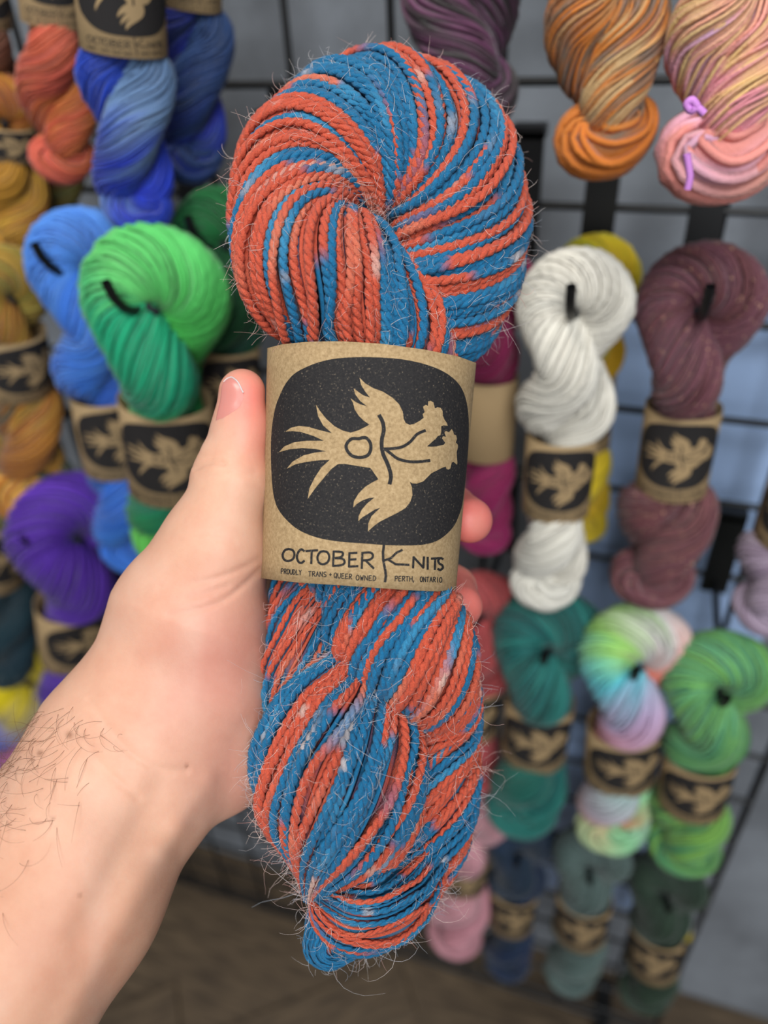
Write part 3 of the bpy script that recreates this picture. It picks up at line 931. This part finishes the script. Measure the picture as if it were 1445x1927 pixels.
def hanging_skein(label, top, bot, y, width, t0, t1, stops, seed, turn=0.0, amp=0.10, kf=0.35, sfq=9.0, mirror=False,
                  hook=True, head=1.0, lw=0.68, band_on=True, mat='bgyarn', tie=True, tw=1.15, knob=1.0, yb=None, logo=True, tail=None, q_=1.05):
    A = at_y(top[0], top[1], y); Bp = at_y(bot[0], bot[1], yb if yb else y)
    Dn = Bp - A; L = float(np.linalg.norm(Dn)); Dn = Dn / L
    mid = 0.5 * (A + Bp)
    F = CAM - mid; F[2] = 0; F = norm(F)
    F = norm(F - (F @ Dn) * Dn)
    Xv = np.cross(F, Dn) * -1
    Xv = norm(np.cross(Dn, F)) * -1
    if Xv[0] < 0: Xv = -Xv
    c, s_ = math.cos(turn), math.sin(turn)
    Xt = c * Xv + s_ * F; Ft = c * F - s_ * Xv
    h = width / 2 * depth_of(A * 0.8 + Bp * 0.2) / FPX
    root = empty('yarn_skein')
    mm = Matrix.Identity(4)
    for r in range(3):
        mm[r][0], mm[r][1], mm[r][2], mm[r][3] = Xt[r], -Ft[r], -Dn[r], A[r]
    root.matrix_world = mm
    tag(root, label, 'yarn skein', 'hanging yarn skeins')
    # double helix of two plies joined by the loop at the top
    hl = h * head
    pt = lambda q: float(np.linalg.norm(at_y(top[0] + (bot[0] - top[0]) * q, top[1] + (bot[1] - top[1]) * q, y) - A))
    ta, tb = pt(t0 - 0.035), pt(t1 - 0.045)
    def squeeze(t):
        w = sstep(ta - 0.55 * h, ta + 0.15 * h, t) * (1 - sstep(tb - 0.15 * h, tb + 0.5 * h, t))
        return 1 - (1 - lw * 0.80 / 0.93) * w if band_on else np.ones_like(t)
    step = q_ * h
    tc = 1.55 * hl
    end = L - 0.55 * h * knob
    nst = max(3, int(round((end - tc) / step))); step = (end - tc) / nst
    def ply(ph0):
        out = []
        for i in range(nst + 1):
            t = tc + (i + 0.6) * step if i < nst else end
            a = ph0 + i * math.pi / 2
            sq_ = 1.0
            tp = 1.0 if i < nst - 1 else (0.85 if i < nst else 0.45)
            out.append((0.40 * h * math.cos(a) * sq_ * tp, t, 0.40 * h * math.sin(a) * sq_ * tp, 0.53 * h * sq_ * tp, 0.50 * h * sq_ * tp, 0.85))
        return out
    ring = []
    for dg, zz in ((200, 0.10), (165, 0.04), (130, 0), (90, 0), (50, 0), (15, -0.04), (-20, -0.12)):
        a = math.radians(dg)
        ring.append((0.50 * h * math.cos(a), 1.0 * hl - 0.50 * hl * math.sin(a), zz * h, 0.50 * h, 0.46 * h, 1.35))
    p1 = ply(math.pi / 2); p2 = ply(-math.pi / 2)
    rows_ = p1[::-1] + ring + p2
    if mirror:
        rows_ = [(-r[0],) + tuple(r[1:]) for r in rows_]
    rows_, _ = spline(rows_, 90)
    sq_ = squeeze(rows_[:, 1])
    rows_[:, [0, 2, 3, 4]] *= sq_[:, None]
    K = int(min(150, 45 + 13 * L / h))
    bd = bundle(rows_, K, 38, (-tw if mirror else tw), seed, jit=0.05)
    n = 38
    pf = palette_fn(stops, amp, seed, kf, sfq)
    sf = bd['s'] / bd['s'][-1]
    colr = pf(bd['k'][:, None] + 0 * sf[None], sf[None] + 0 * bd['k'][:, None], n)
    rr = np.repeat((0.5 * (bd['rn'] + bd['rz']) * 0.085)[None], n, 0)
    V = tubes(bd['paths'], rr, 3, bd['nrm'])
    core = core_tube(bd, 0.95, 14)
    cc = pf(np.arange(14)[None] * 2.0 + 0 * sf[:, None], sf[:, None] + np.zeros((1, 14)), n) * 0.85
    allv = np.vstack([V.reshape(-1, 3), core.reshape(-1, 3)])
    fcs = np.vstack([grid_faces(n, K, 3), grid_faces(1, K, 14) + V.reshape(-1, 3).shape[0]])
    loc = np.stack([allv[:, 0], -allv[:, 2], -allv[:, 1]], -1)
    make_mesh('twisted_yarn', loc, fcs, M[mat], root, col=np.vstack([np.repeat(colr[:, :, None], 3, 2).reshape(-1, 3), cc.reshape(-1, 3)]))
    # tucked end
    rk = random.Random(seed)
    sd = -1 if rk.random() < 0.5 else 1
    kn = 0.42 * h * knob
    rows_k = [(0.1 * sd * h, end - 0.5 * h, -0.1 * h, 0.3 * kn, 0.3 * kn, 1), (-0.35 * sd * h, end - 0.1 * h, 0.1 * h, 0.8 * kn, 0.8 * kn, 1), (-0.35 * sd * h * knob, L - 0.45 * h * knob, 0.25 * h, kn, kn * 0.9, 1),
              (0.05 * sd * h, L - 0.38 * h * knob, 0.3 * h, kn, 0.9 * kn, 1), (0.4 * sd * h, end - 0.05 * h, 0.1 * h, 0.75 * kn, 0.75 * kn, 1), (0.35 * sd * h, end - 0.45 * h, -0.1 * h, 0.3 * kn, 0.3 * kn, 1)]
    bk = bundle(rows_k, 40, 16, 0.5, seed + 4, jit=0.05)
    sfk = bk['s'] / bk['s'][-1] * 0.12 + (0.0 if tail is None else tail)
    ck = pf(bk['k'][:, None] + 0 * sfk[None], sfk[None] + 0 * bk['k'][:, None], 16)
    V = tubes(bk['paths'], np.repeat((bk['rn'] * 0.19)[None], 16, 0), 3, bk['nrm'])
    core = core_tube(bk, 0.95, 10)
    allv = np.vstack([V.reshape(-1, 3), core.reshape(-1, 3)])
    fcs = np.vstack([grid_faces(16, 40, 3), grid_faces(1, 40, 10) + V.reshape(-1, 3).shape[0]])
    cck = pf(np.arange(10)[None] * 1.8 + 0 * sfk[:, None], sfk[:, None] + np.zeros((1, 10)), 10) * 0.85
    make_mesh('tucked_end', np.stack([allv[:, 0], -allv[:, 2], -allv[:, 1]], -1), fcs, M[mat], root,
              col=np.vstack([np.repeat(ck[:, :, None], 3, 2).reshape(-1, 3), cck.reshape(-1, 3)]))
    if band_on:
        bo = link_mesh('paper_band', BAND_ME, root)
        bo.location = (0, 0, -ta); bo.scale = (lw * h, lw * h, tb - ta)
        if logo:
            for nm in DEC_ME:
                link_mesh(nm, DEC_ME[nm], bo)
        else:
            bo.rotation_euler = (0, 0, math.pi)
    if tie:
        a = np.linspace(-0.5, 1.2, 12)
        P = np.stack([0.06 * h * np.sin(a * 5), hl * 1.0 + a * 0.12 * h, np.full(12, 0.30 * h) + 0.1 * h * np.cos(a * 2)], -1)
        tv = tubes(P[None], 0.05 * h, 6, np.array([1.0, 0, 0]))[0].reshape(-1, 3)
        make_mesh('tie', np.stack([tv[:, 0], -tv[:, 2], -tv[:, 1]], -1), grid_faces(1, 12, 6), M['tie'], root)
    if hook:
        hole = A + Dn * hl * 1.0
        hk = empty('display_hook', (hole[0], PANEL_Y - 0.004, hole[2]))
        tag(hk, 'black metal hook through the loop of the ' + label.split(' skein')[0] + ' skein', 'hook', 'display hooks on the grid')
        P, r = hook_mesh(PANEL_Y - hole[1] + 0.55 * h)
        vvv = tubes(P[None], r, 8, np.array([1.0, 0, 0]))[0].reshape(-1, 3)
        make_mesh('rod', vvv, grid_faces(1, len(P), 8), M['black'], hk)
        box('bracket_plate', (-0.011, -0.006, -0.012), (0.011, 0.0, 0.07), M['black'], hk)
        box('bracket_clip', (-0.011, -0.006, 0.066), (0.011, 0.012, 0.074), M['black'], hk)
    return root

S = hanging_skein
# ---- right-hand side
S('cream white skein with label, in front of the yellow one', (1092, 468), (1028, 1118), 0.43, 205, 0.565, 0.795, [(0, (238, 234, 222)), (1, (232, 226, 212))], 101, amp=0.5, turn=0.0, lw=0.70)
S('yellow and lime skein mostly hidden behind the cream white skein', (1125, 442), (1085, 1000), 0.51, 160, 0.5, 0.75, [(0, (226, 196, 40)), (.4, (232, 206, 30)), (.47, (214, 214, 50)), (.54, (236, 206, 40)), (.6, (240, 186, 30)), (1, (225, 190, 40))], 102, hook=False)
S('maroon brown skein flecked with gold, label band below its loop', (1338, 458), (1228, 1112), 0.45, 222, 0.50, 0.745, [(0, (112, 66, 70)), (.4, (118, 72, 84)), (.6, (104, 58, 62)), (1, (120, 70, 76))], 103, amp=0.7, mat='fleckyarn', lw=0.66, knob=1.1)
S('orange, rust and cream marled skein hanging at the top', (1120, -470), (1150, 312), 0.41, 262, 0.36, 0.58, [(0, (204, 116, 40)), (.08, (214, 130, 50)), (.16, (120, 104, 88)), (.25, (208, 118, 36)), (.35, (196, 150, 100)), (.6, (190, 98, 30)), (.75, (128, 112, 98)), (.85, (206, 122, 44)), (1, (206, 170, 120))], 104, amp=0.5, kf=0.8, sfq=14, knob=1.1)
pastel = S('pink, peach and lilac pastel skein at the top right edge', (1400, -460), (1372, 352), 0.40, 285, 0.36, 0.56, [(0, (236, 150, 140)), (.08, (226, 176, 206)), (.16, (240, 166, 150)), (.25, (238, 206, 140)), (.4, (236, 140, 140)), (.6, (200, 176, 216)), (.75, (240, 160, 150)), (.9, (238, 200, 130)), (1, (232, 150, 160))], 105, amp=0.45, kf=0.7, sfq=14, knob=1.35)
S('plum and charcoal skein behind the top of the held skein', (800, -560), (900, 245), 0.46, 262, 0.34, 0.55, [(0, (96, 56, 86)), (.1, (66, 62, 60)), (.2, (120, 66, 106)), (.3, (52, 48, 46)), (.5, (100, 56, 88)), (.7, (58, 54, 50)), (.85, (116, 66, 100)), (1, (60, 54, 54))], 106, amp=0.35, kf=0.6, sfq=14, mirror=True)
S('magenta wine skein half hidden behind the held skein, label turned away', (930, 462), (905, 1020), 0.45, 160, 0.47, 0.74, [(0, (152, 28, 92)), (.5, (126, 22, 66)), (1, (150, 30, 88))], 107, amp=0.4, logo=False, lw=0.74)
S('lavender grey skein cut by the right edge of the photo', (1598, 640), (1430, 1165), 0.44, 185, 0.50, 0.76, [(0, (176, 158, 178)), (.5, (150, 128, 150)), (1, (186, 168, 186))], 108, amp=0.6)
S('dusty red skein beside the fingertips with a label below', (912, 1085), (880, 1462), 0.46, 150, 0.56, 0.80, [(0, (176, 70, 74)), (.5, (190, 84, 84)), (1, (160, 62, 66))], 109, amp=0.4)
S('deep teal green skein under the cream white skein', (1045, 1122), (985, 1535), 0.45, 205, 0.50, 0.75, [(0, (30, 118, 108)), (.3, (24, 100, 98)), (.45, (44, 134, 124)), (.6, (16, 82, 80)), (1, (32, 120, 104))], 110, amp=0.5, mirror=False, lw=0.66)
S('pastel peach, aqua and lime skein in the lower row', (1205, 1150), (1150, 1562), 0.44, 205, 0.55, 0.78, [(0, (236, 150, 120)), (.07, (150, 214, 160)), (.15, (196, 200, 210)), (.24, (236, 130, 116)), (.34, (206, 178, 214)), (.42, (90, 200, 214)), (.47, (170, 226, 110)), (.52, (220, 216, 214)), (.58, (240, 136, 116)), (.72, (238, 150, 124)), (.8, (130, 210, 190)), (.9, (210, 196, 210)), (1, (236, 150, 120))], 111, amp=0.03, kf=0.25, sfq=6, turn=-0.35, lw=0.72)
S('mid green variegated skein next to the right edge of the grid', (1370, 1202), (1275, 1602), 0.44, 200, 0.57, 0.80, [(0, (124, 176, 80)), (.15, (70, 140, 96)), (.3, (110, 170, 96)), (.45, (92, 164, 122)), (.55, (124, 190, 96)), (.7, (52, 112, 74)), (.85, (140, 190, 90)), (1, (80, 150, 100))], 112, amp=0.5, kf=0.6, lw=0.70, turn=-0.3)
S('pale rose skein behind the bottom of the held skein', (890, 1505), (850, 1762), 0.46, 150, 0.42, 0.62, [(0, (214, 148, 160)), (.5, (200, 150, 158)), (1, (222, 160, 170))], 113, amp=0.4)
S('dark navy skein in the bottom row', (985, 1548), (950, 1810), 0.47, 128, 0.50, 0.74, [(0, (24, 44, 76)), (.5, (26, 48, 66)), (1, (22, 40, 82))], 114, amp=0.5, lw=0.72)
S('grey-green skein in the middle of the bottom row', (1120, 1572), (1075, 1835), 0.46, 140, 0.46, 0.72, [(0, (92, 112, 108)), (.5, (84, 104, 100)), (1, (104, 122, 116))], 115, amp=0.5, lw=0.76)
S('dark forest green skein at the right end of the bottom row', (1262, 1622), (1215, 1872), 0.46, 140, 0.52, 0.80, [(0, (46, 66, 50)), (.5, (40, 60, 46)), (1, (56, 74, 56))], 116, amp=0.5, lw=0.74)
# ---- left-hand side
S('denim and royal blue skein hanging at the top left, label in view', (180, -640), (258, 425), 0.39, 232, 0.50, 0.735, [(0, (40, 74, 196)), (.06, (36, 60, 190)), (.12, (112, 144, 186)), (.25, (104, 138, 180)), (.5, (80, 112, 164)), (.75, (30, 44, 80)), (.85, (40, 80, 210)), (1, (34, 60, 200))], 117, amp=0.06, lw=0.80, knob=0.9)
S('navy blue skein tucked behind the denim and royal blue one', (350, -560), (362, 330), 0.455, 195, 0.46, 0.69, [(0, (34, 56, 170)), (.1, (40, 66, 120)), (.3, (52, 84, 130)), (.5, (36, 62, 110)), (.75, (32, 48, 90)), (.9, (40, 54, 180)), (1, (44, 74, 120))], 118, amp=0.15)
S('rust orange and coral skein at the top left corner', (35, -640), (125, 330), 0.44, 190, 0.47, 0.75, [(0, (196, 104, 50)), (.08, (206, 90, 72)), (.2, (214, 106, 76)), (.4, (190, 84, 50)), (.7, (170, 70, 36)), (.85, (214, 130, 60)), (1, (200, 90, 60))], 119, amp=0.25)
S('dark wine and brown skein cut by the left edge of the photo', (-60, -300), (-5, 320), 0.46, 150, 0.4, 0.6, [(0, (150, 90, 50)), (.3, (90, 40, 36)), (.6, (110, 60, 40)), (1, (130, 80, 50))], 120, amp=0.4)
S('light green and emerald skein on the left, label in view', (284, 426), (335, 1040), 0.375, 262, 0.56, 0.84, [(0, (40, 140, 70)), (.12, (110, 210, 90)), (.24, (96, 208, 96)), (.30, (16, 150, 110)), (.40, (20, 170, 120)), (.45, (110, 214, 120)), (.52, (96, 210, 110)), (.6, (60, 180, 70)), (.72, (30, 130, 50)), (.85, (20, 120, 110)), (1, (40, 150, 60))], 121, amp=0.05, kf=0.3, sfq=5, lw=0.72, turn=0.25)
S('dark green and teal skein behind the light green one', (415, 352), (445, 960), 0.44, 185, 0.52, 0.74, [(0, (14, 70, 44)), (.4, (20, 84, 44)), (.5, (30, 120, 60)), (.7, (10, 70, 50)), (1, (14, 100, 100))], 122, amp=0.2)
S('sky blue skein left of the light green one', (140, 392), (250, 1050), 0.41, 195, 0.56, 0.78, [(0, (60, 130, 220)), (.2, (50, 112, 210)), (.35, (64, 128, 226)), (.5, (84, 144, 228)), (.7, (40, 96, 196)), (1, (70, 140, 226))], 123, amp=0.3, lw=0.72)
S('pale blue skein behind the loop of the sky blue one', (222, 382), (268, 900), 0.48, 120, 0.5, 0.7, [(0, (90, 140, 210)), (1, (100, 150, 214))], 124, hook=False, band_on=False)
S('mustard and brown variegated skein with label at the left edge', (-8, 465), (72, 945), 0.40, 175, 0.36, 0.60, [(0, (206, 160, 70)), (.1, (190, 120, 40)), (.18, (60, 110, 100)), (.26, (176, 110, 50)), (.4, (190, 150, 60)), (.6, (150, 140, 60)), (.8, (196, 130, 50)), (1, (150, 90, 40))], 125, amp=0.3, kf=0.7, sfq=12, lw=0.76, knob=1.5, turn=-0.3)
S('golden mustard skein above the mustard and brown one', (0, 140), (30, 480), 0.45, 150, 0.3, 0.5, [(0, (206, 150, 50)), (.4, (196, 140, 40)), (.6, (170, 90, 40)), (1, (214, 170, 60))], 126, amp=0.4)
S('crimson and ochre skein in shadow between blue and rust skeins', (95, 160), (110, 420), 0.50, 110, 0.3, 0.5, [(0, (150, 110, 40)), (.3, (130, 30, 40)), (.6, (140, 90, 40)), (1, (110, 110, 50))], 127, amp=0.4, hook=False)
S('royal purple skein at lower left with a label under it', (122, 905), (150, 1335), 0.39, 222, 0.55, 0.79, [(0, (92, 44, 170)), (.4, (84, 40, 160)), (.6, (96, 50, 180)), (1, (70, 30, 140))], 128, amp=0.4, lw=0.66, turn=-0.2)
S('second purple skein, darker, behind the royal purple one', (200, 900), (225, 1290), 0.45, 165, 0.6, 0.8, [(0, (58, 24, 110)), (.5, (54, 24, 104)), (1, (66, 30, 130))], 129, amp=0.4)
S('dark petrol teal skein at the left edge beneath a label', (-30, 830), (18, 1262), 0.40, 150, 0.36, 0.64, [(0, (14, 54, 66)), (.3, (12, 48, 60)), (.45, (150, 140, 70)), (.55, (170, 130, 60)), (.7, (14, 52, 64)), (1, (12, 50, 64))], 130, amp=0.1, lw=0.72, turn=-0.4)
S('bright yellow, pink and blue skein in the lower left corner', (45, 1212), (10, 1640), 0.42, 165, 0.62, 0.82, [(0, (240, 130, 170)), (.2, (36, 70, 190)), (.33, (180, 180, 200)), (.38, (30, 66, 196)), (.46, (238, 214, 20)), (.56, (240, 220, 20)), (.62, (226, 130, 160)), (.72, (34, 60, 180)), (.85, (236, 120, 170)), (1, (180, 190, 205))], 131, amp=0.05, kf=0.3, sfq=5)
S('violet skein under the royal purple skein label', (150, 1225), (165, 1560), 0.46, 120, 0.6, 0.8, [(0, (96, 44, 170)), (1, (84, 40, 160))], 132, amp=0.4)

# small yellow clip on the edge of the grid
c = at_y(1291, 1752, PANEL_Y - 0.006)
clip = empty('price_clip', c)
tag(clip, 'tiny yellow and white clip on the right edge of the grid', 'clip')
box('clip_body', (-0.006, -0.008, -0.010), (0.006, 0.004, 0.006), plain('yellow_plastic', (214, 190, 40), 0.4), clip)
box('clip_tab', (-0.005, -0.006, 0.006), (0.005, 0.002, 0.018), plain('white_plastic', (205, 205, 205), 0.4), clip)

# lilac cord tied round the pastel skein at the top right
bpy.context.view_layer.update()
inv = pastel.matrix_world.inverted()
for pts in ([(1325, 214), (1312, 203), (1300, 208), (1292, 196), (1302, 188), (1312, 200)], [(1292, 290), (1296, 315), (1298, 335), (1294, 356)]):
    P = np.array([inv @ Vector(at_y(x, y, 0.360)) for x, y in pts])
    P, _ = spline(P, 24)
    make_mesh('lilac_tie', tubes(P[None], 0.0016, 6, np.array([0.2, 1.0, 0.1]))[0].reshape(-1, 3), grid_faces(1, 24, 6), M['lilac'], pastel)
